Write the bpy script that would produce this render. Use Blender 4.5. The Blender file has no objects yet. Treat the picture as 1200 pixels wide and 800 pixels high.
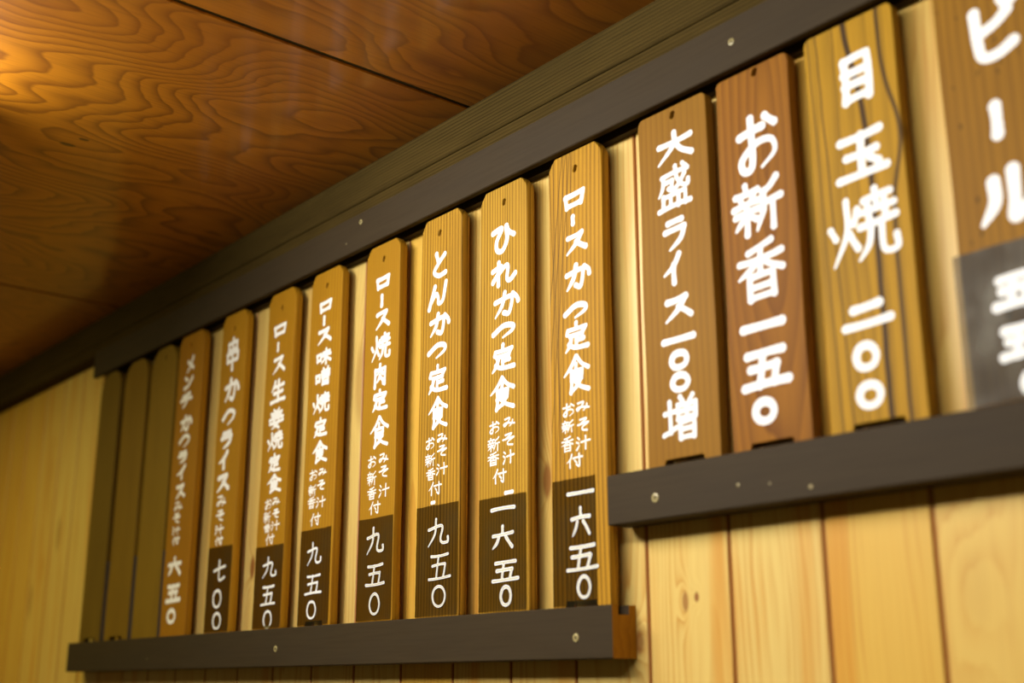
import bpy, bmesh, math, random
from mathutils import Matrix, Vector
from mathutils.geometry import delaunay_2d_cdt

# ------------------------------------------------------------------ camera, light, exposure
S = 0.71                 # metres per layout unit
WALL = 1.039             # distance (units) from the camera to the wall
EYE = 1.62               # camera height in metres
C = bpy.context.scene.collection
scene = bpy.context.scene


def P(X, d, Z):
    """layout units (along the wall, distance from the camera, height above the eye) -> metres"""
    return Vector((X * S, (d - WALL) * S, EYE + Z * S))


scene.view_settings.view_transform = 'Standard'
scene.view_settings.look = 'None'
scene.view_settings.gamma = 1.0
scene.view_settings.use_curve_mapping = False
scene.view_settings.exposure = 0.12

cam_data = bpy.data.cameras.new('camera')
cam = bpy.data.objects.new('camera', cam_data)
C.objects.link(cam)
right = Vector((0.63773168, 0.77025749, -0.0013082))
up = Vector((0.20903403, -0.17143376, 0.96276438))
fwd = Vector((-0.7413522, 0.6142588, 0.27033876))
m = Matrix.Identity(4)
for i in range(3):
    m[i][0], m[i][1], m[i][2] = right[i], up[i], -fwd[i]
m.translation = P(0, 0, 0)
cam.matrix_world = m
cam_data.sensor_width = 36.0
cam_data.lens = 1434.778 / 1200 * 36.0
cam_data.clip_start = 0.02
cam_data.dof.use_dof = True
cam_data.dof.focus_distance = 1.72 * S
cam_data.dof.aperture_fstop = (cam_data.lens / 1000) / (0.0185 * S)
scene.camera = cam

world = bpy.data.worlds.new('room_ambience')
world.use_nodes = True
world.node_tree.nodes['Background'].inputs[0].default_value = (1.0, 0.72, 0.24, 1)
world.node_tree.nodes['Background'].inputs[1].default_value = 0.075
scene.world = world


def area(name, loc, aim, sx, sy, power, color, spread=180):
    l = bpy.data.lights.new(name, 'AREA')
    l.shape = 'RECTANGLE'
    l.size, l.size_y = sx, sy
    l.energy = power
    l.color = color
    l.spread = math.radians(spread)
    o = bpy.data.objects.new(name, l)
    C.objects.link(o)
    o.location = loc
    o.rotation_euler = (Vector(aim) - Vector(loc)).to_track_quat('-Z', 'Y').to_euler()
    return o


area('tube_lamp', P(-1.38, -0.06, 0.785), P(-1.38 + 0.85, -0.06 + 0.70, 0.785 - 0.84), 0.80, 0.08, 11.2, (1.0, 0.99, 0.95))
area('right_fill_light', P(-0.48, -0.25, 0.76), P(-0.38, 1.0, 0.0), 0.80, 0.08, 5.0, (1.0, 0.99, 0.95))  # fill light added to brighten the right end of the wall, no known fixture
area('left_fill_light', P(-3.0, 0.05, 0.78), P(-3.0, 0.30, -0.2), 0.80, 0.08, 4.8, (1.0, 0.87, 0.30), 165)  # warm fill added to lift the left wall and plaques, not an actual tube
area('ceiling_fill_light', P(-1.45, -0.05, 0.62), P(-1.45, 0.15, 1.62), 0.80, 0.08, 0.6, (1.0, 0.82, 0.18))  # added upward fill that lights the ceiling, belongs to no fixture


# ------------------------------------------------------------------ node helpers
def lin(c):
    r = []
    for v in c:
        v = v / 255
        r.append(v / 12.92 if v <= 0.04045 else ((v + 0.055) / 1.055) ** 2.4)
    return (*r, 1)


class NT:
    def __init__(self, name):
        self.mat = bpy.data.materials.new(name)
        self.mat.use_nodes = True
        self.t = self.mat.node_tree
        self.t.nodes.clear()
        self.out = self.t.nodes.new('ShaderNodeOutputMaterial')

    def n(self, kind, **kw):
        nd = self.t.nodes.new(kind)
        for k, v in kw.items():
            setattr(nd, k, v)
        return nd

    def put(self, sock, v):
        if v is None:
            return
        if isinstance(v, bpy.types.NodeSocket):
            self.t.links.new(v, sock)
        else:
            sock.default_value = v

    def m(self, op, a, b=None, c=None, clamp=False):
        nd = self.n('ShaderNodeMath', operation=op, use_clamp=clamp)
        self.put(nd.inputs[0], a)
        self.put(nd.inputs[1], b)
        self.put(nd.inputs[2], c)
        return nd.outputs[0]

    def xyz(self, x, y, z):
        nd = self.n('ShaderNodeCombineXYZ')
        for s, v in zip(nd.inputs, (x, y, z)):
            self.put(s, v)
        return nd.outputs[0]

    def noise(self, vec, scale=1.0, detail=2.0, rough=0.5):
        nd = self.n('ShaderNodeTexNoise')
        self.put(nd.inputs['Vector'], vec)
        nd.inputs['Scale'].default_value = scale
        nd.inputs['Detail'].default_value = detail
        nd.inputs['Roughness'].default_value = rough
        return nd.outputs[0]

    def mix(self, f, a, b, blend='MIX'):
        nd = self.n('ShaderNodeMix', data_type='RGBA', blend_type=blend)
        self.put(nd.inputs[0], f)
        self.put(nd.inputs[6], a)
        self.put(nd.inputs[7], b)
        return nd.outputs[2]

    def smooth(self, v, lo, hi, a=0.0, b=1.0):
        nd = self.n('ShaderNodeMapRange', interpolation_type='SMOOTHSTEP')
        self.put(nd.inputs[0], v)
        for i, x in enumerate((lo, hi, a, b)):
            nd.inputs[i + 1].default_value = x
        return nd.outputs[0]

    def coords(self):
        tc = self.n('ShaderNodeTexCoord')
        sp = self.n('ShaderNodeSeparateXYZ')
        self.t.links.new(tc.outputs['Object'], sp.inputs[0])
        return sp.outputs

    def grey(self, v):
        nd = self.n('ShaderNodeCombineColor')
        for s in nd.inputs[:3]:
            self.put(s, v)
        return nd.outputs[0]

    def surface(self, base, rough=0.5, spec=0.5, bump=None, strength=0.2, dist=0.001, coat=0.0, coat_rough=0.1):
        b = self.n('ShaderNodeBsdfPrincipled')
        self.put(b.inputs['Base Color'], base)
        self.put(b.inputs['Roughness'], rough)
        b.inputs['Specular IOR Level'].default_value = spec
        b.inputs['Coat Weight'].default_value = coat
        b.inputs['Coat Roughness'].default_value = coat_rough
        if bump is not None:
            bp = self.n('ShaderNodeBump')
            bp.inputs['Strength'].default_value = strength
            bp.inputs['Distance'].default_value = dist
            self.put(bp.inputs['Height'], bump)
            self.t.links.new(bp.outputs[0], b.inputs['Normal'])
        self.t.links.new(b.outputs[0], self.out.inputs[0])
        return b


def simple(name, col, rough=0.6, spec=0.4, var=0.12, scale=60):
    t = NT(name)
    x, y, z = t.coords()
    nz = t.noise(t.xyz(x, y, z), scale, 3)
    base = t.mix(t.smooth(nz, 0.3, 0.7, 0, var), lin(col), lin([c * 0.6 for c in col]))
    t.surface(base, rough, spec)
    return t.mat


def board_wood(name, light, dark, freq=300, warp=2.0, ws=18, stretch=0.06, flame=0.0, fx=0.0, fz=0.2,
               power=3.0, amount=0.7, seed=0.0, rough=0.58, patch=0.4, fiber=0.2, along='z', speck=0.0, spec=0.12, streaks=(), H=0.4):
    """sawn timber: growth rings across the board, stretched along it. x and y across, z along (metres)"""
    t = NT(name)
    x, y, z = t.coords()
    if along == 'x':
        x, z = z, x
    if along == 'y':
        y, z = z, y
    a = t.m('ADD', x, t.m('MULTIPLY', y, 0.8))
    lv = t.xyz(t.m('ADD', a, seed), t.m('MULTIPLY', z, stretch), seed * 3.1)
    w = t.m('MULTIPLY', t.m('SUBTRACT', t.noise(lv, ws, 2.5), 0.5), warp)
    if flame:
        dx = t.m('SUBTRACT', a, fx)
        dz = t.m('MULTIPLY', t.m('SUBTRACT', z, fz), flame)
        a2 = t.m('SQRT', t.m('ADD', t.m('MULTIPLY', dx, dx), t.m('MULTIPLY', dz, dz)))
    else:
        a2 = a
    u = t.m('ADD', t.m('MULTIPLY', a2, freq), w)
    fr = t.m('FRACT', u)
    ring = t.m('POWER', fr, power)
    edge = t.smooth(fr, 0.93, 1.0, 1.0, 0.0)
    ring = t.m('MULTIPLY', ring, edge)
    lvl = t.noise(t.xyz(t.m('MULTIPLY', a, 1.0), t.m('MULTIPLY', z, 0.08), seed + 7.0), 60, 2)
    ring = t.m('MULTIPLY', ring, t.smooth(lvl, 0.3, 0.7, 0.65, 1.0))
    base = t.mix(t.m('MULTIPLY', ring, amount), lin(light), lin(dark))
    pz = t.noise(t.xyz(a, t.m('MULTIPLY', z, 0.25), seed + 2.0), 22, 2)
    base = t.mix(t.smooth(pz, 0.35, 0.7, 0, patch), base, t.mix(0.5, lin(light), lin(dark)))
    fb = t.noise(t.xyz(t.m('MULTIPLY', a, 1.0), t.m('MULTIPLY', z, 0.02), seed), 900, 2)
    base = t.mix(t.smooth(fb, 0.4, 0.75, 0, fiber), base, lin(dark))
    if speck:
        sn = t.noise(t.xyz(a, t.m('MULTIPLY', z, 0.35), seed + 5), 150, 1)
        base = t.mix(t.smooth(sn, 0.68, 0.74, 0, speck), base, lin([c * 0.35 for c in dark]))
    # single dark resin lines: centre (mm) = c0 + c1 * t + amp * exp(-((t - mu) / sig)^2), t = height along the board
    for c0, c1, amp, mu, sig, wd, op in streaks:
        tt = t.m('DIVIDE', z, H)
        g = t.m('DIVIDE', t.m('SUBTRACT', tt, mu), sig)
        g = t.m('EXPONENT', t.m('MULTIPLY', t.m('MULTIPLY', g, g), -1.0))
        cx = t.m('ADD', t.m('ADD', t.m('MULTIPLY', tt, c1), c0), t.m('MULTIPLY', g, amp))
        cx = t.m('ADD', cx, t.m('MULTIPLY', t.m('SUBTRACT', t.noise(t.xyz(seed + c0, 0.0, z), 22, 1), 0.5), 3.0))
        dd = t.m('ABSOLUTE', t.m('SUBTRACT', t.m('MULTIPLY', x, 1000), cx))
        base = t.mix(t.smooth(dd, wd * 0.35, wd * 0.75, op, 0), base, lin((58, 40, 24)))
    t.surface(base, rough, spec, t.m('ADD', ring, fb), 0.12, 0.0006)
    return t.mat


# ------------------------------------------------------------------ mesh helpers
def obj(name, bm, mats, parent=None, loc=None, smooth=False):
    me = bpy.data.meshes.new(name)
    bm.normal_update()
    bm.to_mesh(me)
    bm.free()
    for mt in (mats if isinstance(mats, (list, tuple)) else [mats]):
        me.materials.append(mt)
    if smooth:
        for p in me.polygons:
            p.use_smooth = True
    o = bpy.data.objects.new(name, me)
    C.objects.link(o)
    if loc is not None:
        o.location = loc
    if parent is not None:
        o.parent = parent
    return o


def struct(o):
    o['kind'] = 'structure'
    return o


def thing(name, label, cat, loc, group=None):
    o = bpy.data.objects.new(name, None)
    o.empty_display_size = 0.02
    C.objects.link(o)
    o.location = loc
    o['label'] = label
    o['category'] = cat
    if group:
        o['group'] = group
    return o


def box(bm, lo, hi, mat=0):
    vs = [bm.verts.new((x, y, z)) for x in (lo[0], hi[0]) for y in (lo[1], hi[1]) for z in (lo[2], hi[2])]
    for q in ((0, 1, 3, 2), (4, 6, 7, 5), (0, 4, 5, 1), (2, 3, 7, 6), (0, 2, 6, 4), (1, 5, 7, 3)):
        f = bm.faces.new([vs[i] for i in q])
        f.material_index = mat


def extrude_x(bm, prof, x0, x1, end_mat=0, mat=0):
    """closed profile of (y, z) swept from x0 to x1"""
    a = [bm.verts.new((x0, y, z)) for y, z in prof]
    b = [bm.verts.new((x1, y, z)) for y, z in prof]
    n = len(prof)
    for i in range(n):
        f = bm.faces.new((a[i], a[(i + 1) % n], b[(i + 1) % n], b[i]))
        f.material_index = mat
    for ring in (a, list(reversed(b))):
        f = bm.faces.new(ring)
        f.material_index = end_mat
    bmesh.ops.recalc_face_normals(bm, faces=bm.faces[:])


# ------------------------------------------------------------------ the setting
PITCH = 0.1245
GROOVE0 = -1.0085


def wall_material():
    t = NT('pine_panelling')
    x, y, z = t.coords()
    q = t.m('DIVIDE', t.m('SUBTRACT', x, GROOVE0 * S), PITCH * S)
    idx = t.m('FLOOR', q)
    wn = t.n('ShaderNodeTexWhiteNoise', noise_dimensions='1D')
    t.put(wn.inputs['W'], t.m('ADD', idx, 17.3))
    sp = t.n('ShaderNodeSeparateColor')
    t.t.links.new(wn.outputs['Color'], sp.inputs[0])
    r1, r2, r3 = sp.outputs[0], sp.outputs[1], sp.outputs[2]
    xl = t.m('MULTIPLY', t.m('SUBTRACT', t.m('FRACT', q), 0.5), PITCH * S)
    zl = t.m('SUBTRACT', z, EYE)
    # knots: (X, Z, half width, half height) in layout units
    warp = None
    core = None
    for kx, kz, a, b, c in ((-0.951, 0.090, 0.007, 0.017, 0.7), (-0.934, 0.094, 0.005, 0.008, 0.9),
                            (-1.634, 0.470, 0.03, 0.10, 0.35), (-0.597, 0.083, 0.02, 0.05, 0.08),
                            (-1.183, 0.255, 0.012, 0.035, 0.8), (-1.025, 0.048, 0.012, 0.02, 0.7),
                            (-1.97, 0.20, 0.012, 0.03, 0.9), (-2.95, 0.35, 0.02, 0.06, 0.4),
                            (-3.1, 0.2, 0.02, 0.06, 0.4)):
        dx = t.m('DIVIDE', t.m('SUBTRACT', x, kx * S), a * S)
        dz = t.m('DIVIDE', t.m('SUBTRACT', zl, kz * S), b * S)
        r = t.m('ADD', t.m('MULTIPLY', dx, dx), t.m('MULTIPLY', dz, dz))
        g = t.m('EXPONENT', t.m('MULTIPLY', r, -0.5))
        k = t.m('MULTIPLY', t.smooth(t.m('EXPONENT', t.m('MULTIPLY', r, -1.6)), 0.25, 0.75), c)
        warp = g if warp is None else t.m('ADD', warp, g)
        core = k if core is None else t.m('MAXIMUM', core, k)
    lv = t.xyz(t.m('ADD', xl, t.m('MULTIPLY', r1, 9.0)), t.m('MULTIPLY', zl, 0.10), t.m('MULTIPLY', r2, 7.0))
    nz = t.m('MULTIPLY', t.m('SUBTRACT', t.noise(lv, 24, 3), 0.5), 5.0)
    dx = t.m('ADD', xl, t.m('MULTIPLY', t.m('SUBTRACT', r1, 0.5), 0.10))
    dz = t.m('MULTIPLY', t.m('ADD', zl, t.m('SUBTRACT', t.m('MULTIPLY', r2, 1.6), 1.1)), 0.05)
    rad = t.m('SQRT', t.m('ADD', t.m('MULTIPLY', dx, dx), t.m('MULTIPLY', dz, dz)))
    u = t.m('ADD', t.m('ADD', t.m('MULTIPLY', rad, 170), nz), t.m('MULTIPLY', warp, 3.0))
    fr = t.m('FRACT', u)
    ring = t.m('MULTIPLY', t.m('POWER', fr, 1.8), t.smooth(fr, 0.86, 1.0, 1, 0))
    soft = t.noise(lv, 46, 3)
    ring = t.m('MULTIPLY', ring, t.smooth(soft, 0.36, 0.66, 0.12, 0.85))
    tint = t.mix(t.smooth(r3, 0.25, 0.95, 0, 1), lin((218, 188, 106)), lin((212, 168, 66)))
    base = t.mix(ring, tint, lin((186, 124, 36)))
    hz = t.noise(t.xyz(t.m('ADD', xl, r2), t.m('MULTIPLY', zl, 0.07), r3), 30, 2)
    base = t.mix(t.smooth(hz, 0.52, 0.70, 0, 0.6), base, lin((200, 132, 30)))
    base = t.mix(core, base, lin((132, 72, 24)))
    fb = t.noise(t.xyz(xl, t.m('MULTIPLY', zl, 0.02), r1), 700, 2)
    base = t.mix(t.smooth(fb, 0.45, 0.75, 0, 0.12), base, lin((170, 110, 50)))
    # stained tongue at the bottom of each joint
    e = t.m('ABSOLUTE', t.m('SUBTRACT', t.m('FRACT', q), 0.5))
    base = t.mix(t.smooth(e, 0.470, 0.480, 0, 0.85), base, lin((168, 104, 44)))
    t.surface(base, 0.42, 0.4, fb, 0.06, 0.0005)
    return t.mat


def build_wall():
    bm = bmesh.new()
    zb, zt = 0.0, EYE + 0.84 * S
    n0, n1 = -24, 12
    pts = []
    for n in range(n0, n1):
        x0 = (GROOVE0 + n * PITCH) * S
        x1 = x0 + PITCH * S
        g, dpt, ch = 0.0013, 0.0026, 0.0012
        pts += [(x0, dpt), (x0 + g, dpt), (x0 + g, ch), (x0 + g + ch, 0), (x1 - g - ch, 0), (x1 - g, ch), (x1 - g, dpt), (x1, dpt)]
    a = [bm.verts.new((x, y, zb)) for x, y in pts]
    b = [bm.verts.new((x, y, zt)) for x, y in pts]
    for i in range(len(pts) - 1):
        if (pts[i][0] - pts[i + 1][0]) ** 2 + (pts[i][1] - pts[i + 1][1]) ** 2 > 1e-12:
            bm.faces.new((a[i], a[i + 1], b[i + 1], b[i]))
    # body of the wall behind the boards
    box(bm, (pts[0][0], 0.0046, zb), (pts[-1][0], 0.06, zt))
    return struct(obj('wall_back', bm, wall_material()))


def ceiling_material():
    t = NT('varnished_ceiling_plywood')
    x, y, z = t.coords()
    q = t.m('FLOOR', t.m('DIVIDE', t.m('ADD', x, 1.313 * S), 1.285 * S))
    off = t.m('MULTIPLY', q, 5.37)
    v = t.xyz(t.m('ADD', t.m('MULTIPLY', x, 1.0), off), t.m('MULTIPLY', y, 0.42), off)
    n1 = t.noise(v, 4.2, 2.0, 0.45)
    n2 = t.noise(v, 26, 2.0)
    u = t.m('ADD', t.m('MULTIPLY', n1, 34.0), t.m('MULTIPLY', n2, 1.6))
    fr = t.m('FRACT', u)
    ring = t.m('MULTIPLY', t.m('POWER', fr, 2.2), t.smooth(fr, 0.86, 1.0, 1, 0))
    base = t.mix(t.m('MULTIPLY', ring, 0.9), lin((190, 120, 18)), lin((100, 46, 5)))
    big = t.noise(v, 3.0, 2)
    base = t.mix(t.smooth(big, 0.4, 0.65, 0, 0.45), base, lin((150, 82, 12)))
    fb = t.noise(t.xyz(t.m('ADD', x, off), t.m('MULTIPLY', y, 0.04), 0.3), 420, 2)
    base = t.mix(t.smooth(fb, 0.45, 0.75, 0, 0.3), base, lin((104, 54, 8)))
    for kx, kd, ra, rb in ((-1.816, 0.594, 0.0042, 0.009), (-1.782, 0.607, 0.003, 0.006)):      # two small dark scuffs
        ex = t.m('DIVIDE', t.m('SUBTRACT', x, kx * S), ra)
        ey = t.m('DIVIDE', t.m('SUBTRACT', y, (kd - WALL) * S), rb)
        rr = t.m('ADD', t.m('MULTIPLY', ex, ex), t.m('MULTIPLY', ey, ey))
        base = t.mix(t.smooth(rr, 0.5, 1.4, 0.8, 0), base, lin((36, 18, 4)))
    wob = t.noise(t.xyz(x, y, z), 14, 2)
    t.surface(base, 0.42, 0.5, wob, 0.05, 0.002, coat=0.42, coat_rough=0.12)
    return t.mat


def build_ceiling():
    bm = bmesh.new()
    zc = EYE + 0.823 * S
    y0, y1 = (-1.9 - WALL) * S, 0.0
    gap = 0.0085
    xs = [(-1.313 + 1.285 * k) * S for k in range(-2, 3)]
    for a, b in zip(xs[:-1], xs[1:]):
        box(bm, (a + gap / 2, y0, zc), (b - gap / 2, y1, zc + 0.006))
    for a in xs[1:-1]:
        box(bm, (a - 0.0042, y0, zc + 0.0025), (a + 0.0042, y1, zc + 0.014), 1)
    box(bm, (xs[0], y0, zc + 0.0142), (xs[-1], y1, zc + 0.05), 1)
    return struct(obj('ceiling', bm, [ceiling_material(), simple('dark_batten', (52, 46, 20), 0.6)]))


build_wall()
build_ceiling()
bm = bmesh.new()
box(bm, (-3.4 * S, (-1.9 - WALL) * S, -0.06), (1.26 * S, 0.06, -0.002))
struct(obj('floor', bm, simple('floor_tile', (120, 96, 70), 0.5)))

beam_mat = board_wood('dark_stained_beam', (78, 62, 28), (18, 13, 5), freq=260, warp=2.5, ws=14, stretch=0.03,
                      power=1.6, amount=0.85, seed=3.0, rough=0.75, spec=0.03, along='x', fiber=0.35)
bm = bmesh.new()
yb, yf = -0.0005, (1.004 - WALL) * S
zb0, zc0, zt0 = EYE + 0.735 * S, EYE + 0.7632 * S, EYE + 0.8228 * S
b2 = 0.0012
extrude_x(bm, [(yf, zc0 + 0.0022), (yf + b2, zc0 + 0.001), (yb, zc0 + 0.001), (yb, zt0), (yf, zt0)], -3.9 * S, 0.45 * S)
struct(obj('trim_1', bm, beam_mat))
bm = bmesh.new()
extrude_x(bm, [(yf + 0.001, zb0), (yb, zb0), (yb, zc0 + 0.0005), (yf + 0.002, zc0 + 0.0005), (yf, zc0 - 0.001), (yf, zb0 + 0.001)], -3.9 * S, 0.45 * S)
struct(obj('trim_2', bm, beam_mat))


# ------------------------------------------------------------------ plaque rails
def rail_material():
    t = NT('dark_brown_paint')
    x, y, z = t.coords()
    g = t.noise(t.xyz(t.m('MULTIPLY', x, 0.04), y, z), 420, 3)
    bl = t.noise(t.xyz(t.m('MULTIPLY', x, 0.3), y, z), 40, 3)
    base = t.mix(t.smooth(g, 0.35, 0.75, 0, 0.35), lin((60, 49, 33)), lin((46, 36, 23)))
    base = t.mix(t.smooth(bl, 0.4, 0.7, 0, 0.3), base, lin((56, 47, 35)))
    vo = t.n('ShaderNodeTexVoronoi', feature='F1')
    t.put(vo.inputs['Vector'], t.xyz(x, y, z))
    vo.inputs['Scale'].default_value = 22
    base = t.mix(t.smooth(vo.outputs['Distance'], 0.018, 0.034, 0.6, 0), base, lin((170, 156, 120)))
    t.surface(base, 0.6, 0.10, g, 0.1, 0.0005)
    return t.mat


rail_mat = rail_material()
end_mat = board_wood('bare_sawn_end', (164, 112, 22), (112, 66, 10), freq=120, warp=3, ws=40, stretch=1.0, power=1.5,
                     amount=0.6, seed=1.0, rough=0.6, fiber=0.1)
brass = simple('brass_screw', (176, 160, 104), 0.4, 0.6, 0.4, 400)
dark_hole = simple('dark_slot', (30, 22, 14), 0.9, 0.1)
RD = (WALL - 1.0) * S           # rail depth


def rail(label, X0, X1, Z0, Z1, screws, groove_up, nails=()):
    L = (X1 - X0) * S
    h = (Z1 - Z0) * S
    t = thing('plaque_rail', label, 'rail', P((X0 + X1) / 2, WALL, Z0), 'dark grooved rails holding the menu plaques')
    g0, g1, gd, c = -RD * 0.755, -RD * 0.30, 0.0078, 0.0009
    if groove_up:
        prof = [(-0.0003, 0), (-0.0003, h), (g1, h), (g1, h - gd), (g0, h - gd), (g0, h), (-RD + c, h), (-RD, h - c), (-RD, c), (-RD + c, 0)]
    else:
        prof = [(-0.0003, 0), (-0.0003, h), (-RD + c, h), (-RD, h - c), (-RD, c), (-RD + c, 0), (g0, 0), (g0, gd), (g1, gd), (g1, 0)]
    bm = bmesh.new()
    extrude_x(bm, prof, -L / 2, L / 2, 1, 0)
    r = obj('rail_board', bm, [rail_mat, end_mat], t)
    for X, Z, rad in screws:
        bm = bmesh.new()
        n = 20
        prof = [(rad, 0.0), (rad * 0.92, 0.0006), (rad * 0.55, 0.0009), (rad * 0.5, 0.0004)]
        rings = []
        for rr, hh in prof:
            rings.append([bm.verts.new((rr * math.cos(2 * math.pi * i / n), -hh, rr * math.sin(2 * math.pi * i / n))) for i in range(n)])
        for a, b in zip(rings[:-1], rings[1:]):
            for i in range(n):
                bm.faces.new((a[i], a[(i + 1) % n], b[(i + 1) % n], b[i]))
        bm.faces.new(rings[-1])
        bmesh.ops.recalc_face_normals(bm, faces=bm.faces[:])
        sc = obj('screw', bm, brass, t, ((X - (X0 + X1) / 2) * S, -RD, (Z - Z0) * S))
        bm = bmesh.new()
        w, l = rad * 0.10, rad * 0.42
        box(bm, (-l, -0.0006, -w), (l, -0.0001, w))
        box(bm, (-w, -0.00061, -l), (w, -0.0001, l))
        obj('cross_slot', bm, dark_hole, sc)
    for X, Z, rad in nails:
        bm = bmesh.new()
        bmesh.ops.create_uvsphere(bm, u_segments=12, v_segments=6, radius=rad)
        for v in bm.verts:
            v.co.y *= 0.3
        obj('nail_head', bm, brass, t, ((X - (X0 + X1) / 2) * S, -RD, (Z - Z0) * S), True)
    return t


rail('long dark brown rail along the top of every plaque, under the ceiling beam', -2.714, 0.30, 0.6795, 0.7418,
     [(-1.5913, 0.7252, 0.0030), (-0.8109, 0.7119, 0.0030)], False)
rail('low dark brown rail with bare sawn right end, carrying the left plaques', -2.713, -1.0285, 0.0293, 0.0893,
     [(-1.803, 0.0571, 0.0036), (-1.0899, 0.0538, 0.0036)], True)
rail('shorter dark brown rail on the right, carrying the four larger plaques', -1.0313, 0.30, 0.179, 0.2375,
     [(-0.9546, 0.2029, 0.0038)], True, [(-0.8345, 0.2026, 0.0013), (-0.7423, 0.1896, 0.0016)])

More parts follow.
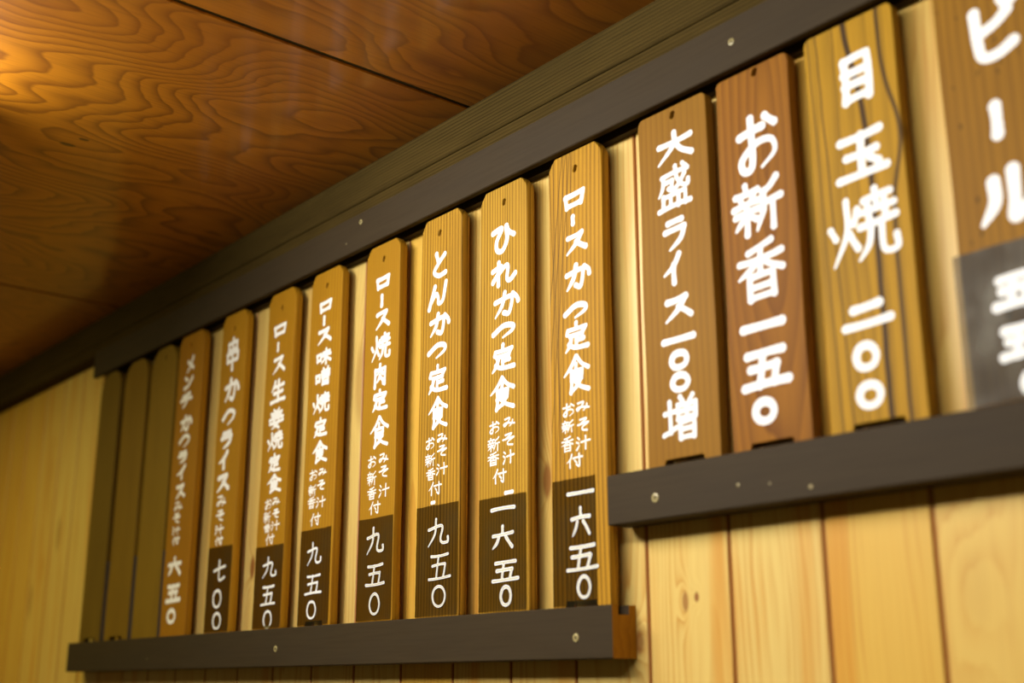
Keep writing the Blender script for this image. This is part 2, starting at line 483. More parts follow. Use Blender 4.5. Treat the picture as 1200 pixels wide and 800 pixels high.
# ------------------------------------------------------------------ brush lettering
# strokes in a 100 x 100 box, y down; '~' a curved stroke, trailing 't' a stroke that thins out
GLYPH = {
    'ロ': '10,20 16,94/10,22 90,10 80,84/16,86 80,80',
    'ー': '50,4 50,96',
    'ス': '14,18 76,10/~76,10 50,55 8,97 t/50,46 93,86',
    'か': '~6,36 62,24 70,42 60,94 40,86/~42,4 32,55 6,97 t/~74,18 90,36 95,54',
    'つ': '~4,56 50,12 90,26 88,62 46,97 t',
    '定': '50,1 50,16/12,36 15,22 90,20 80,35/25,44 76,42/50,44 50,86/50,64 80,62/~28,56 22,76 4,98 t/~18,74 45,90 98,92',
    '食': '~50,2 30,26 2,48 t/~52,3 72,24 98,38/50,22 50,34/30,42 74,39 70,64/30,53 71,51/30,65 70,63/~30,40 31,75 27,95/27,95 52,82/~66,66 58,76/~42,64 66,82 98,95',
    'み': '~14,14 56,10 36,58 12,86 5,66 34,54 96,72/~80,34 76,64 54,97 t',
    'そ': '~24,8 76,5 24,44/~4,46 96,34 48,60 44,84 84,94',
    '汁': '10,12 22,24/4,42 16,52/~3,97 22,64 t/36,48 98,42/67,6 67,98',
    '付': '~34,2 24,34 2,60 t/21,38 21,98/42,32 98,28/~78,4 78,92 62,82/52,50 62,66',
    'お': '8,30 62,24/~36,4 36,84 16,93 12,74 46,50 82,54 88,76 58,96 t/70,8 92,26',
    '新': '26,2 28,12/5,18 52,15/15,25 20,36/43,22 36,36/2,42 54,38/4,58 52,54/28,40 28,98/26,62 4,86 t/32,62 48,74/~92,4 76,18 62,24/64,24 62,60 48,97 t/64,48 98,43/82,46 82,98',
    '香': '~76,2 50,10 24,15/4,32 97,26/50,12 50,52/~47,30 30,46 2,60 t/~53,30 70,44 98,54/26,60 26,98/26,60 76,58 76,98/26,78 76,77/26,96 76,95',
    '焼': '1,42 7,56/43,22 37,40/~26,5 26,50 2,96 t/28,55 40,78/53,13 92,9/72,1 72,28/46,30 98,26/60,20 60,42/85,18 84,40/46,49 98,45/~62,50 58,76 42,96 t/~77,48 77,84 84,92 98,90 98,74',
    '肉': '15,24 14,98/15,25 87,20 85,94 72,88/~50,2 45,28 27,48 t/50,28 70,44/~48,50 42,64 27,80 t/50,56 70,72',
    '味': '5,30 8,72/5,30 33,27 30,66/8,66 30,64/48,25 92,22/40,45 98,41/68,3 68,98/~66,46 55,70 36,88 t/~70,46 82,65 99,80',
    '噌': '5,38 8,76/5,38 30,36 28,72/8,72 28,71/53,3 59,15/86,2 79,15/44,20 44,52/44,20 95,18 94,50/44,36 94,34/70,20 70,50/44,52 94,50/51,60 51,98/51,60 89,58 88,98/51,78 88,77/51,96 88,95',
    '生': '~28,5 22,25 6,46 t/20,28 86,24/52,2 52,92/22,58 80,54/3,95 98,90',
    '姜': '33,2 39,12/66,1 59,12/14,20 86,17/20,34 80,31/50,12 50,46/4,49 96,45/~42,48 30,72 70,98/~68,48 55,80 20,99 t/5,69 96,64',
    '串': '22,14 22,38/22,14 79,11 76,36/22,38 76,36/14,48 16,72/14,48 86,45 83,70/16,72 83,70/50,0 50,100',
    'ラ': '22,11 80,7/10,38 90,32/~90,32 74,70 28,98 t',
    'イ': '~85,3 55,40 7,64 t/56,36 56,98',
    'メ': '~80,3 55,55 12,96 t/22,28 86,74',
    'ン': '14,14 38,32/~8,94 55,75 94,22',
    'チ': '~75,4 50,13 20,17/4,46 96,40/~52,16 50,60 20,98 t',
    'と': '28,6 44,42/~84,18 36,50 16,76 46,94 92,90',
    'ん': '~34,10 18,55 4,98/~10,78 40,44 52,60 56,86 80,76 96,2',
    'ひ': '~6,22 46,18 22,55 24,88 48,96 68,62 66,14/~66,14 78,38 98,54',
    'れ': '30,3 28,98/~5,32 40,24 4,78/~8,74 55,28 68,34 64,80 78,92 98,72',
    '九': '~40,3 36,55 5,97 t/~6,38 68,28 62,72 70,88 96,86 97,70',
    '五': '12,8 88,4/46,8 36,92/18,46 76,41/76,41 68,90/2,95 98,90',
    '〇': '~50,4 20,16 6,50 20,84 50,96 80,84 94,50 80,16 50,4',
    '一': '3,54 97,46',
    '六': '50,2 50,26/4,40 96,33/~32,50 22,75 5,97 t/64,48 95,93',
    '七': '3,50 97,34/~48,4 46,80 58,93 97,82',
    '二': '22,22 78,14/3,88 97,80',
    '大': '5,36 95,30/~50,2 46,45 3,97 t/~50,36 70,68 98,92',
    '盛': '15,20 93,16/~18,20 16,45 2,64 t/~55,2 60,30 76,50 93,54 93,42/78,2 89,10/22,35 46,32 42,54 34,50/~83,26 66,45 50,56/16,67 16,94/16,67 85,64 84,94/38,66 38,94/62,66 62,94/2,97 98,93',
    '増': '5,36 38,32/22,10 22,80/2,85 40,72/54,2 60,14/89,1 81,14/46,20 46,52/46,20 97,18 96,50/46,36 96,34/71,20 71,50/46,52 96,50/52,60 52,98/52,60 91,58 90,98/52,78 90,77/52,96 90,95',
    '目': '14,4 14,97/14,5 87,2 87,98/14,36 87,33/14,64 87,62/14,95 87,93',
    '玉': '10,11 88,6/50,8 50,90/20,48 80,45/2,94 98,88/66,60 82,74',
    'ビ': '~15,8 17,70 26,92 60,94 96,82/~90,24 60,40 18,50/80,0 86,10/95,-4 101,5',
    'ル': '~25,20 24,60 2,96 t/~58,8 57,60 56,95 102,55',
}


def glyph_strokes(ch):
    out = []
    for s in GLYPH[ch].split('/'):
        curve = s.startswith('~')
        taper = s.rstrip().endswith('t')
        s = s.strip('~ ').rstrip('t').strip()
        pts = [tuple(float(v) for v in p.split(',')) for p in s.split()]
        out.append((pts, curve, taper))
    return out


def catmull(pts, k=7):
    n = len(pts)
    closed = pts[0] == pts[-1] and n > 4
    out = []
    for i in range(n - 1):
        p1, p2 = pts[i], pts[i + 1]
        if closed:
            p0, p3 = pts[(i - 1) % (n - 1)], pts[(i + 2) % (n - 1)]
        else:
            p0 = pts[i - 1] if i else (2 * p1[0] - p2[0], 2 * p1[1] - p2[1])
            p3 = pts[i + 2] if i + 2 < n else (2 * p2[0] - p1[0], 2 * p2[1] - p1[1])
        for j in range(k):
            t = j / k
            out.append(tuple(0.5 * ((2 * p1[a]) + (-p0[a] + p2[a]) * t + (2 * p0[a] - 5 * p1[a] + 4 * p2[a] - p3[a]) * t * t
                                    + (-p0[a] + 3 * p1[a] - 3 * p2[a] + p3[a]) * t ** 3) for a in (0, 1)))
    out.append(pts[-1])
    return out


def write(bm, glyphs, width, y, rnd, dense=None, wscale=1.0, mat=0, lift=0.0):
    """paint a column of characters; sizes in mm, on the plane y (m) facing -y"""
    polys = []
    for ch, cx, cz, w, h in glyphs:
        sw = width * wscale
        # many-stroked characters are written with a finer brush
        ns = len(GLYPH[ch].split('/'))
        if ns >= 8:
            sw *= 0.80
        elif ns >= 6:
            sw *= 0.88
        iw, ih = max(w - width * 0.7, w * 0.25), max(h - width * 0.55, h * 0.25)
        if ch == '一':
            ih = h * 0.3
        for pts, curve, taper in glyph_strokes(ch):
            q = [((px - 50) / 100 * iw + cx + rnd.uniform(-.012, .012) * iw,
                  (50 - py) / 100 * ih + cz + rnd.uniform(-.012, .012) * ih) for px, py in pts]
            if pts[0] == pts[-1]:
                q[-1] = q[0]
            if curve:
                q = catmull(q)
            else:
                r = []
                for a, b in zip(q[:-1], q[1:]):
                    bow = rnd.uniform(-0.03, 0.03)
                    for j in range(6):
                        t = j / 6
                        o = 4 * t * (1 - t) * bow
                        r.append((a[0] + (b[0] - a[0]) * t - (b[1] - a[1]) * o, a[1] + (b[1] - a[1]) * t + (b[0] - a[0]) * o))
                q = r + [q[-1]]
            n = len(q)
            loop = pts[0] == pts[-1]
            press = rnd.uniform(0.92, 1.08)
            rad = []
            for i in range(n):
                t = i / (n - 1)
                if loop:
                    f = 1.0 + 0.10 * math.sin(2 * math.pi * t + 1)
                elif taper:
                    f = 1.08 - 0.12 * t if t < 0.5 else 1.02 - 0.62 * ((t - 0.5) / 0.5) ** 1.4
                else:
                    f = 1.0 + 0.14 * abs(2 * t - 1) ** 2 - 0.05
                rad.append(0.5 * sw * f * press)
            k = 10
            for i in range(n):
                polys.append([(q[i][0] + rad[i] * math.cos(2 * math.pi * (j + 0.5 * (i % 2)) / k),
                               q[i][1] + rad[i] * math.sin(2 * math.pi * (j + 0.5 * (i % 2)) / k)) for j in range(k)])
                if i == n - 1:
                    continue
                p0, p1 = q[i], q[i + 1]
                dx, dz = p1[0] - p0[0], p1[1] - p0[1]
                d = math.hypot(dx, dz)
                if d < 1e-4:
                    continue
                nx, nz = -dz / d, dx / d
                r0, r1 = rad[i] * 0.96, rad[i + 1] * 0.96
                polys.append([(p0[0] - nx * r0, p0[1] - nz * r0), (p1[0] - nx * r1, p1[1] - nz * r1),
                              (p1[0] + nx * r1, p1[1] + nz * r1), (p0[0] + nx * r0, p0[1] + nz * r0)])
    # merge every dab of the brush into one flat skin without overlaps
    vin, fin = [], []
    for pl in polys:
        fin.append(list(range(len(vin), len(vin) + len(pl))))
        vin += [Vector(p) for p in pl]
    vo, eo, fo_, ov, oe, of = delaunay_2d_cdt(vin, [], fin, 0, 1e-4)
    vs = [bm.verts.new((v[0] / 1000, y - lift, v[1] / 1000)) for v in vo]
    for f, src in zip(fo_, of):
        if src:
            fc = bm.faces.new([vs[i] for i in f])
            fc.material_index = mat
            fc.normal_update()
            if fc.normal.y > 0:
                fc.normal_flip()
    bmesh.ops.delete(bm, geom=[v for v in vs if not v.link_faces], context='VERTS')


white = simple('white_brush_paint', (246, 244, 238), 0.55, 0.3, 0.08, 300)
cream = simple('thin_paint_streak', (205, 198, 170), 0.55, 0.3, 0.1, 300)

TEXT = {
 4: {
  'M': (5.53, [('メ',-0.4,380.6,29.5,25.7), ('ン',-3.3,355.7,30.8,21.7), ('チ',-6,329.7,39.2,22.8), ('か',-0.7,296.5,38.8,23.7), ('つ',-2.9,271.5,36,21), ('ラ',-5.1,249,33.1,18.4), ('イ',-5.7,227.6,33,20.7), ('ス',-4.1,201.4,32.9,22.8)]),
  'N': (2.48, [('み',-7.4,181.2,27.4,14.3), ('そ',-10.1,165.1,24.6,14.3), ('汁',-8.7,148.6,24.5,11.8), ('付',-7.7,134.6,24.5,11.7)]),
  'P': (6.02, [('六',-5.9,99.5,43.2,26.6), ('五',-3.8,63.7,45.5,25), ('〇',-5.2,33.5,29.3,20.2)]),
 },
 5: {
  'M': (6.63, [('串',-0.7,368.8,44.8,46), ('か',3.2,320.2,44.3,33.2), ('つ',-1.6,283.7,39.3,24.6), ('ラ',-3.7,253.8,36.8,25.5), ('イ',-8.5,227.4,31.9,25.2), ('ス',-5.7,197.3,38.9,26)]),
  'N': (2.61, [('み',-6.7,173.9,26.7,16.3), ('そ',-8.2,155,24.2,15.6), ('汁',-8.2,137.5,24.1,13.3), ('付',-7.4,123,24.1,11.5)]),
  'P': (3.38, [('七',1.4,84.4,33.2,29.1), ('〇',-0.8,49.5,26,24.5), ('〇',1.9,22.1,25.8,22)]),
 },
 6: {
  'M': (5.09, [('ロ',-1.8,374.5,36.4,16), ('ー',-5.2,352.5,11,12.5), ('ス',-0.8,329,35,24.7), ('生',0.5,294.9,39,30.9), ('姜',-0.2,260,38.8,27.2), ('焼',-0.6,232.3,38.6,24.8), ('定',0.2,205,32,24), ('食',1.8,179.5,36.1,24.2)]),
  'N': (1.92, [('み',9.4,157.4,18.9,10.4), ('そ',10.5,142.4,17.7,11.4), ('汁',10.7,128.7,20.8,12.3), ('お',-9.7,155.7,18.2,13.1), ('新',-10.7,140,18.1,14.6), ('香',-9.3,126.8,17,10.9), ('付',-1.6,113,23.1,13.3)]),
  'P': (2.95, [('九',3,78.9,35.4,26.2), ('五',3.3,46.5,35.1,24.9), ('〇',4.4,18.7,22.6,22.1)]),
 },
 7: {
  'M': (4.98, [('ロ',-0.9,379.8,32.6,15.2), ('ー',-3.3,361.8,9.9,11.9), ('ス',-1.4,342.6,35.3,20.8), ('味',-1.3,316.5,35.1,21.7), ('噌',-1.4,292.9,35.9,23), ('焼',-2.4,260.8,38.6,25.8), ('定',-2.3,232.2,31.7,24), ('食',-1.4,203.2,34.4,27.2)]),
  'N': (1.88, [('み',7,179.3,18.8,8.9), ('そ',5,164.1,17.9,12.4), ('汁',5.9,145.4,20.6,13.2), ('お',-13.1,177.9,19.2,13), ('新',-14.1,160.2,18.2,13), ('香',-14.8,146,18.2,13.9), ('付',-5.1,126,24.6,14.7)]),
  'P': (2.84, [('九',-2.6,87.3,32.7,27.8), ('五',-1.7,52.9,37.1,24.1), ('〇',-3.9,25.2,22.2,21.5)]),
 },
 8: {
  'M': (5.17, [('ロ',0.7,378.2,31.9,16.3), ('ー',-1.1,356.2,10.3,15.1), ('ス',1.2,334.3,32.5,22.9), ('焼',-0.4,302.3,39.1,31.5), ('肉',-0.4,270.8,30.4,28.2), ('定',0.2,242.5,31.9,25), ('食',0.7,207.5,37.5,36.9)]),
  'N': (1.78, [('み',10.8,177.8,18.8,11.6), ('そ',11.6,163,18.8,13.4), ('汁',13.3,143.2,20.3,15), ('お',-11.3,176.3,17.6,13.6), ('新',-11,158.4,18.4,15.8), ('香',-10.1,142.1,17.5,13.9), ('付',-3.7,126.1,23.1,14.2)]),
  'P': (2.84, [('九',0.5,90.8,34.2,29.6), ('五',2.3,55.2,37.1,23.8), ('〇',2.4,25.3,22.4,23.9)]),
 },
 9: {
  'M': (5.32, [('と',-3.2,370.2,29.7,31.5), ('ん',-5.8,336.4,34.8,28.3), ('か',-1.4,304.7,38.9,26), ('つ',-5.1,276.2,35.9,18.3), ('定',-4,246.1,35.6,30.8), ('食',-2.7,210.6,35.2,34.7), ('一',-8.1,119.8,7.2,3.9)]),
  'N': (1.78, [('み',5.4,183.5,18.1,10.1), ('そ',5.7,170.2,17.3,12.2), ('汁',6.1,152.5,19.4,12.9), ('お',-14.5,180.6,17,13.3), ('新',-14.4,163.5,17.7,14), ('香',-13.1,148.8,16.1,12.6), ('付',-4.9,133.7,23.2,13.8)]),
  'P': (2.74, [('九',2.5,89.3,36.9,29.4), ('五',5.5,55.5,37.9,26.4), ('〇',4.9,27.3,25.1,22)]),
 },
 10: {
  'M': (5.71, [('ひ',-0.6,369.6,38.7,32.7), ('れ',0.7,333.2,40.9,27.8), ('か',5.3,300.5,43,27.3), ('つ',0.8,273.3,37.8,16.3), ('定',-0.5,246.8,37.6,28.8), ('食',-1.7,211.7,39.9,35.1), ('一',8.6,116.1,13.7,4)]),
  'N': (1.83, [('み',8.7,182.4,18.3,10.2), ('そ',8,165.6,18.9,13), ('汁',8,149.8,17.5,13.7), ('お',-13.1,180.6,17.5,12.9), ('新',-14.1,164.2,19.4,14.4), ('香',-14.9,150.4,18.1,13.5), ('付',-5.3,132.8,21.6,14.1)]),
  'P': (3.27, [('一',0.7,101.6,37.5,7.9), ('六',0.4,75.3,33.6,22.7), ('五',4.4,44.3,39.3,20), ('〇',5.1,22.1,18.3,19.8)]),
 },
 11: {
  'M': (5.35, [('ロ',-0.6,377.2,33.7,18.1), ('ー',-2.8,357,8.1,10), ('ス',0.8,334.4,33.3,22.7), ('か',2.8,301.5,37.5,26), ('つ',-0.7,269.1,34,16), ('定',-0.7,245.1,34.9,28.5), ('食',-1.5,210.2,35.7,38.2)]),
  'N': (1.71, [('み',6.2,180.1,18.6,9.9), ('そ',6.4,163.2,16.4,12.9), ('汁',6,147.8,19,13.5), ('お',-12.4,179.6,17.4,12.8), ('新',-13.6,164.7,16.9,11.9), ('香',-14.5,149.1,16.2,14.1), ('付',-5.4,133.2,22,12.8)]),
  'P': (3.07, [('一',2,104.2,35.7,7.4), ('六',2.1,79.2,25.8,26.2), ('五',3.3,48.6,40.5,23), ('〇',5,23.9,19,20.5)]),
 },
 12: {
  'M': (5.57, [('大',2.9,280.2,43.6,29.5), ('盛',0.6,243.5,40.5,41.2), ('ラ',-0.4,201.5,30.5,29.9), ('イ',-4.3,171.3,25.7,28.8), ('ス',0.1,136.8,36.6,23.9), ('一',-0.8,110.4,38.2,7.2), ('〇',-1.1,92.8,23.2,16.3), ('〇',-0.7,74.2,23.1,16.2), ('増',-2.9,45.1,40.4,38.1)]),
 },
 13: {
  'M': (7.02, [('お',3.2,252.3,46.9,52.3), ('新',-0.7,198.7,52.3,46.2), ('香',-0.9,147,49.1,49.8), ('一',-2.4,102.3,43.8,9.3), ('五',-2,68.4,48.1,32.1), ('〇',-4.8,36,24.7,20)]),
 },
 14: {
  'M': (6.70, [('目',5,270.5,32.4,39), ('玉',4.3,209.4,46.6,39.7), ('焼',0.6,154,60.1,55.8), ('二',-2.2,89.4,44.1,22.1), ('〇',-5.4,59.4,23.3,21.2), ('〇',-4.8,31.8,24.5,19.7)]),
 },
 15: {
  'M': (9.03, [('ビ',0.8,261.8,37.6,46.4), ('ー',-3,197.6,11.6,26.6), ('ル',0.7,144.5,48.1,41.1)]),
  'P': (6.67, [('五',-2.7,79.8,33.4,23.2), ('五',-2.2,46,33,22.7), ('〇',3.5,18.2,21.5,18.5)]),
 },
}


# ------------------------------------------------------------------ menu plaques
TP = 0.0098                        # plaque thickness
DF = (1.0115 - WALL) * S           # y of the plaque fronts


def film_material(name, tint, body, amount, rough=0.22):
    t = NT(name)
    x, y, z = t.coords()
    wv = t.noise(t.xyz(x, y, t.m('MULTIPLY', z, 0.5)), 30, 3)
    hz = t.noise(t.xyz(t.m('MULTIPLY', x, 1.4), y, z), 26, 2)
    tr = t.n('ShaderNodeBsdfTransparent')
    tr.inputs[0].default_value = lin(tint)
    b = t.surface(lin(body), rough, 0.5, wv, 0.35, 0.004)
    mx = t.n('ShaderNodeMixShader')
    t.put(mx.inputs[0], t.smooth(hz, 0.35, 0.75, amount * 0.6, amount * 1.5))
    t.t.links.new(tr.outputs[0], mx.inputs[1])
    t.t.links.new(b.outputs[0], mx.inputs[2])
    t.t.links.new(mx.outputs[0], t.out.inputs[0])
    return t.mat


smoky = film_material('smoky_tinted_film', (180, 172, 134), (78, 70, 44), 0.17)
cloudy = film_material('cloudy_film', (150, 138, 104), (112, 98, 58), 0.32, 0.4)


def outline(w, h, style, notch, rnd):
    """front outline of a board, counter-clockwise from bottom left, metres"""
    hw = w / 2
    pts = []
    wav = rnd.uniform(0, 6)
    amp = rnd.uniform(0.0002, 0.0006)

    def side(sign, z0, z1, k=14):
        r = []
        for i in range(k + 1):
            z = z0 + (z1 - z0) * i / k
            r.append((sign * (hw + amp * math.sin(z * 38 + wav + sign)), z))
        return r
    c = 0.0125 if style == 'clipped' else 0.006
    if style == 'round':
        c = 0.032
    if notch:
        pts += [(-hw, 0.0), (-hw * 0.60, 0.0), (-hw * 0.50, 0.0128), (hw * 0.52, 0.0128), (hw * 0.62, 0.0), (hw, 0.0)]
    else:
        pts += [(-hw, 0.0), (hw, 0.0)]
    pts += side(1, 0.012, h - c * 1.15)
    if style == 'clipped':
        pts += [(hw - 0.0006, h - 0.0105), (hw - 0.0042, h - 0.0050), (hw - 0.0085, h - 0.0003), (hw - 0.0098, h),
                (-hw + 0.0098, h), (-hw + 0.0085, h - 0.0003), (-hw + 0.0042, h - 0.0050), (-hw + 0.0006, h - 0.0105)]
    else:
        for a in range(1, 7):
            t = a / 7 * math.pi / 2
            pts.append((hw - c + c * math.cos(t), h - c + c * math.sin(t)))
        for a in range(6, 0, -1):
            t = a / 7 * math.pi / 2
            pts.append((-hw + c - c * math.cos(t), h - c + c * math.sin(t)))
    pts += list(reversed(side(-1, 0.012, h - c * 1.15)))
    return pts


def board(w, h, style, notch, hole, rnd):
    """a sawn board with a drilled hanging hole, front face on y = 0, back at y = TP"""
    cu = bpy.data.curves.new('outline', 'CURVE')
    cu.dimensions = '2D'
    cu.fill_mode = 'BOTH'
    loops = [outline(w, h, style, notch, rnd)]
    if hole:
        hx, hz = hole
        loops.append([(hx + 0.0028 * math.cos(a) + (0.0008 if math.sin(a) > 0 else 0), hz + 0.0036 * math.sin(a))
                      for a in [2 * math.pi * i / 16 for i in range(16)]])
    for lp in loops:
        sp = cu.splines.new('POLY')
        sp.points.add(len(lp) - 1)
        for p, (x, z) in zip(sp.points, lp):
            p.co = (x, z, 0, 1)
        sp.use_cyclic_u = True
    cu.extrude = TP / 2 - 0.0007
    cu.bevel_depth = 0.0007
    cu.bevel_resolution = 1
    cu.offset = -0.0007
    tmp = bpy.data.objects.new('outline', cu)
    me = bpy.data.meshes.new_from_object(tmp)
    bm = bmesh.new()
    bm.from_mesh(me)
    bpy.data.objects.remove(tmp)
    bpy.data.curves.remove(cu)
    bpy.data.meshes.remove(me)
    bmesh.ops.remove_doubles(bm, verts=bm.verts[:], dist=1e-6)
    for v in bm.verts:
        x, z, d = v.co
        v.co = (x, TP / 2 - d, z)
    bmesh.ops.recalc_face_normals(bm, faces=bm.faces[:])
    return bm


def film(x0, x1, z0, z1, slope, rnd, wrap):
    """thin sheet lying on the plaque front, tucked round the left edge"""
    bm = bmesh.new()
    nx, nz = 10, 16
    grid = []
    for i in range(nx + 1):
        col = []
        for j in range(nz + 1):
            u, v = i / nx, j / nz
            x = x0 + (x1 - x0) * u
            zt = z1 + slope * (u - 0.5) * (x1 - x0)
            z = z0 + (zt - z0) * v + rnd.uniform(-1, 1) * (0.0003 if j in (0, nz) else 0)
            y = -0.00025 - abs(0.00025 * math.sin(u * 5 + v * 9))
            if j == 0:
                y -= 0.0009 * (0.4 + math.sin(u * 3))
            col.append(bm.verts.new((x, y, z)))
        grid.append(col)
    if wrap:
        grid.insert(0, [bm.verts.new((x0 - 0.0004, 0.003, v.co.z)) for v in grid[0]])
    for a, b in zip(grid[:-1], grid[1:]):
        for j in range(nz):
            bm.faces.new((a[j], b[j], b[j + 1], a[j + 1]))
    bm.normal_update()
    return bm


G = 'hand lettered menu plaques'
# number: centre X, width, base Z, top Z, top style, notch, hole (X, Z) or None, film (X0, X1, Ztop, slope), film kind, timber
PL = {
    1: (-2.629, .112, .079, .680, 'round', True, None, None, dict(light=(112, 88, 24), dark=(66, 46, 10), freq=220, warp=2, seed=1, amount=.5)),
    2: (-2.489, .118, .079, .679, 'round', True, None, None, dict(light=(126, 97, 22), dark=(84, 56, 14), freq=180, warp=3, seed=2.2, amount=.5)),
    3: (-2.350, .118, .079, .679, 'round', False, (-2.345, .655), None, dict(light=(130, 101, 24), dark=(84, 58, 14), freq=200, warp=2, seed=3.7, amount=.5)),
    4: (-2.222, .108, .079, .680, 'clipped', False, (-2.227, .655), None, dict(light=(160, 110, 16), dark=(110, 64, 9), freq=190, warp=2, seed=4.4, amount=0.6, power=2)),
    5: (-2.0405, .096, .079, .679, 'clipped', False, (-2.041, .648), (-2.088, -1.996, .241, 0), dict(light=(169, 121, 20), dark=(117, 71, 10), freq=170, warp=2, seed=5.3, amount=0.75, power=2)),
    6: (-1.8605, .095, .079, .677, 'clipped', False, (-1.862, .646), (-1.9075, -1.8135, .227, 0), dict(light=(169, 121, 21), dark=(122, 76, 11), freq=200, warp=2, seed=6.9, amount=0.75, power=2)),
    7: (-1.709, .098, .079, .676, 'clipped', True, (-1.71, .649), (-1.7575, -1.665, .241, 0), dict(light=(170, 123, 24), dark=(126, 77, 12), freq=160, warp=1.6, seed=7.1, amount=0.75, power=2)),
    8: (-1.539, .094, .079, .676, 'clipped', False, (-1.539, .650), (-1.5855, -1.4935, .2415, 0), dict(light=(170, 125, 26), dark=(131, 83, 15), freq=260, warp=1.0, seed=8.8, amount=0.75, power=1.5)),
    9: (-1.384, .100, .079, .677, 'clipped', False, (-1.39, .650), (-1.4335, -1.3355, .2435, 0), dict(light=(196, 146, 42), dark=(66, 38, 8), freq=200, warp=3.4, seed=9.4, amount=1.0, power=1.2, ws=26, stretch=.02)),
    10: (-1.2395, .102, .079, .677, 'clipped', False, (-1.239, .652), (-1.2895, -1.192, .239, 0), dict(light=(200, 152, 46), dark=(70, 42, 8), freq=235, warp=3.4, seed=10.6, amount=1.0, power=1.2, ws=26, stretch=.02)),
    11: (-1.0925, .101, .079, .679, 'clipped', True, (-1.092, .653), (-1.1415, -1.0635, .2445, 0), dict(light=(188, 138, 34), dark=(84, 50, 12), freq=190, warp=3.2, ws=10, seed=11.2, amount=0.9, flame=.06, fx=.06, fz=.22, power=1.5, streaks=((-62, 50, 0, .5, .3, 1.1, .6), (-52, 46, 0, .5, .3, 1.1, .55), (-71, 54, 0, .5, .3, 1.2, .6), (-42, 40, 0, .5, .3, .9, .45), (-22, -8, 6, .2, .3, .9, .4), (-14, -22, 0, .5, .3, .9, .5)), H=.426)),
    12: (-.9195, .110, .2275, .6755, 'round small', True, (-.918, .664), None, dict(light=(140, 98, 24), dark=(108, 69, 14), freq=150, warp=2.5, seed=12.5, amount=0.6, power=2)),
    13: (-.796, .104, .2275, .6765, 'round small', True, (-.791, .669), None, dict(light=(142, 92, 20), dark=(96, 53, 10), freq=130, warp=5, ws=12, stretch=.16, seed=13.8, amount=0.95, flame=.12, fx=.01, fz=.24, power=1.6)),
    14: (-.6665, .110, .2275, .677, 'round small', True, None, None, dict(light=(172, 128, 27), dark=(50, 34, 16), freq=66, warp=3.2, ws=9, stretch=.16, seed=14.13, amount=0.45, power=2, streaks=((11, 0, -15, 1.05, .22, 4.2, .95), (26, 0, 11, .68, .12, 3.0, .9), (-19, -9, 0, .5, .3, 1.3, .8), (-28, -7, 0, .5, .3, 1.0, .7), (-11, -2, 5, .2, .3, 1.2, .6)), H=.319)),
    15: (-.510, .112, .2275, .677, 'round small', False, None, (-.572, -.452, .386, 0), dict(light=(144, 101, 24), dark=(89, 53, 12), freq=130, warp=3, seed=15.2, amount=0.7, speck=.8)),
}
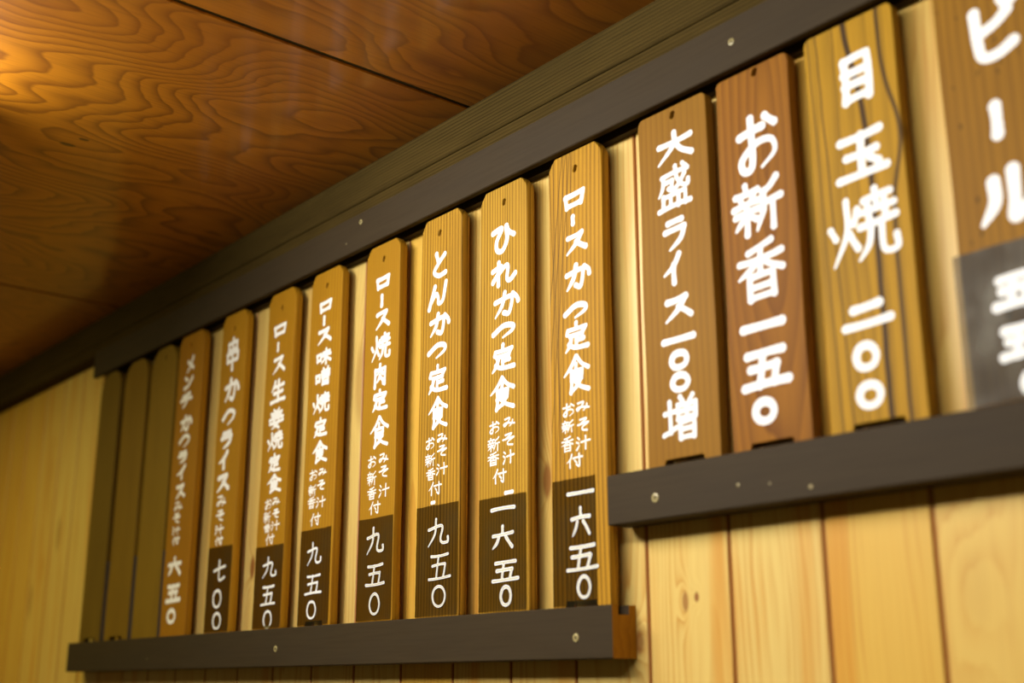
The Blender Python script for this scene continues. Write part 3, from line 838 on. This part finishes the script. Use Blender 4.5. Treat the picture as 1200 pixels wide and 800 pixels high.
LABEL = {
    1: 'blank dark wooden plaque at the far left end of the rails',
    2: 'blank dark wooden plaque, the middle of the three without lettering',
    3: 'blank dark wooden plaque beside the メンチカツライス plaque',
    4: 'wooden menu plaque lettered メンチカツライス in white, 六五〇 painted straight on the wood',
    5: 'wooden menu plaque lettered 串かつライス with smoky film and price 七〇〇',
    6: 'wooden menu plaque lettered ロース生姜焼定食 with smoky price film',
    7: 'wooden menu plaque lettered ロース味噌焼定食 with smoky price film',
    8: 'smooth golden menu plaque lettered ロース焼肉定食 with price 九五〇 on smoky film',
    9: 'striped grain menu plaque lettered とんかつ定食 with price 九五〇 on smoky film',
    10: 'straight grained golden menu plaque lettered ひれかつ定食, price 一六五〇',
    11: 'wooden menu plaque lettered ロースかつ定食, price 一六五〇, at the right end of the low rail',
    12: 'brown wooden plaque lettered 大盛ライス一〇〇増 standing on the left end of the higher rail',
    13: 'swirly grained brown plaque lettered お新香一五〇',
    14: 'golden plaque with bold dark grain lines lettered 目玉焼二〇〇',
    15: 'brown plaque lettered ビール, cut by the right edge, with cloudy crumpled film',
}
for k, (X, w, z0, z1, style, notch, hole, fl, tim) in PL.items():
    rnd = random.Random(100 + k)
    W, Hh = w * S, (z1 - z0) * S
    root = thing('menu_plaque', LABEL[k], 'menu plaque', (X * S, DF, EYE + z0 * S), G)
    hl = ((hole[0] - X) * S, (hole[1] - z0) * S) if hole else None
    wood = board_wood('plaque_timber', fx=tim.pop('fx', 0), **tim)
    obj('board', board(W, Hh, style, notch, hl, rnd), wood, root)
    tx = TEXT.get(k, {})
    old = [g for g in tx['M'][1] if g[0] == '一'] if k in (9, 10) else []
    if old:
        bm = bmesh.new()
        write(bm, old, tx['M'][0] * 0.7, -0.00006, rnd)
        obj('old_price_stroke', bm, white, root)
        tx['M'] = (tx['M'][0], [g for g in tx['M'][1] if g[0] != '一'])
    for key, nm in (('M', 'dish_lettering'), ('N', 'side_dish_lettering')):
        if key in tx:
            bm = bmesh.new()
            write(bm, tx[key][1], tx[key][0], -0.00006, rnd)
            obj(nm, bm, white, root)
    fo = None
    if fl:
        x0, x1, zt, sl = fl
        zb = 0.0089 if k < 12 else 0.0089
        bm = film((x0 - X) * S, (x1 - X) * S, zb, (zt - z0) * S, sl, rnd, k < 12)
        fo = obj('price_film', bm, cloudy if k == 15 else smoky, root, None, True)
        fo['label'] = 'cloudy crumpled clear film' if k == 15 else 'smoky translucent film'
    if 'P' in tx:
        bm = bmesh.new()
        yy = -0.0010 if fl else -0.00006
        write(bm, tx['P'][1], tx['P'][0], yy, random.Random(k))
        if fl and k in (8, 9, 10, 11):
            write(bm, tx['P'][1], tx['P'][0], yy, random.Random(k), wscale=0.42, mat=1, lift=0.00006)
        obj('price_lettering', bm, [white, cream], fo if fo else root)
    if k in (1, 2, 3):
        bm = bmesh.new()
        box(bm, (W / 2 + 0.0003, 0.0012, 0.009), (W / 2 + 0.0006, TP - 0.001, 0.125))
        obj('edge_tape', bm, simple('grey_edge_tape', (92, 82, 66), 0.4), root)
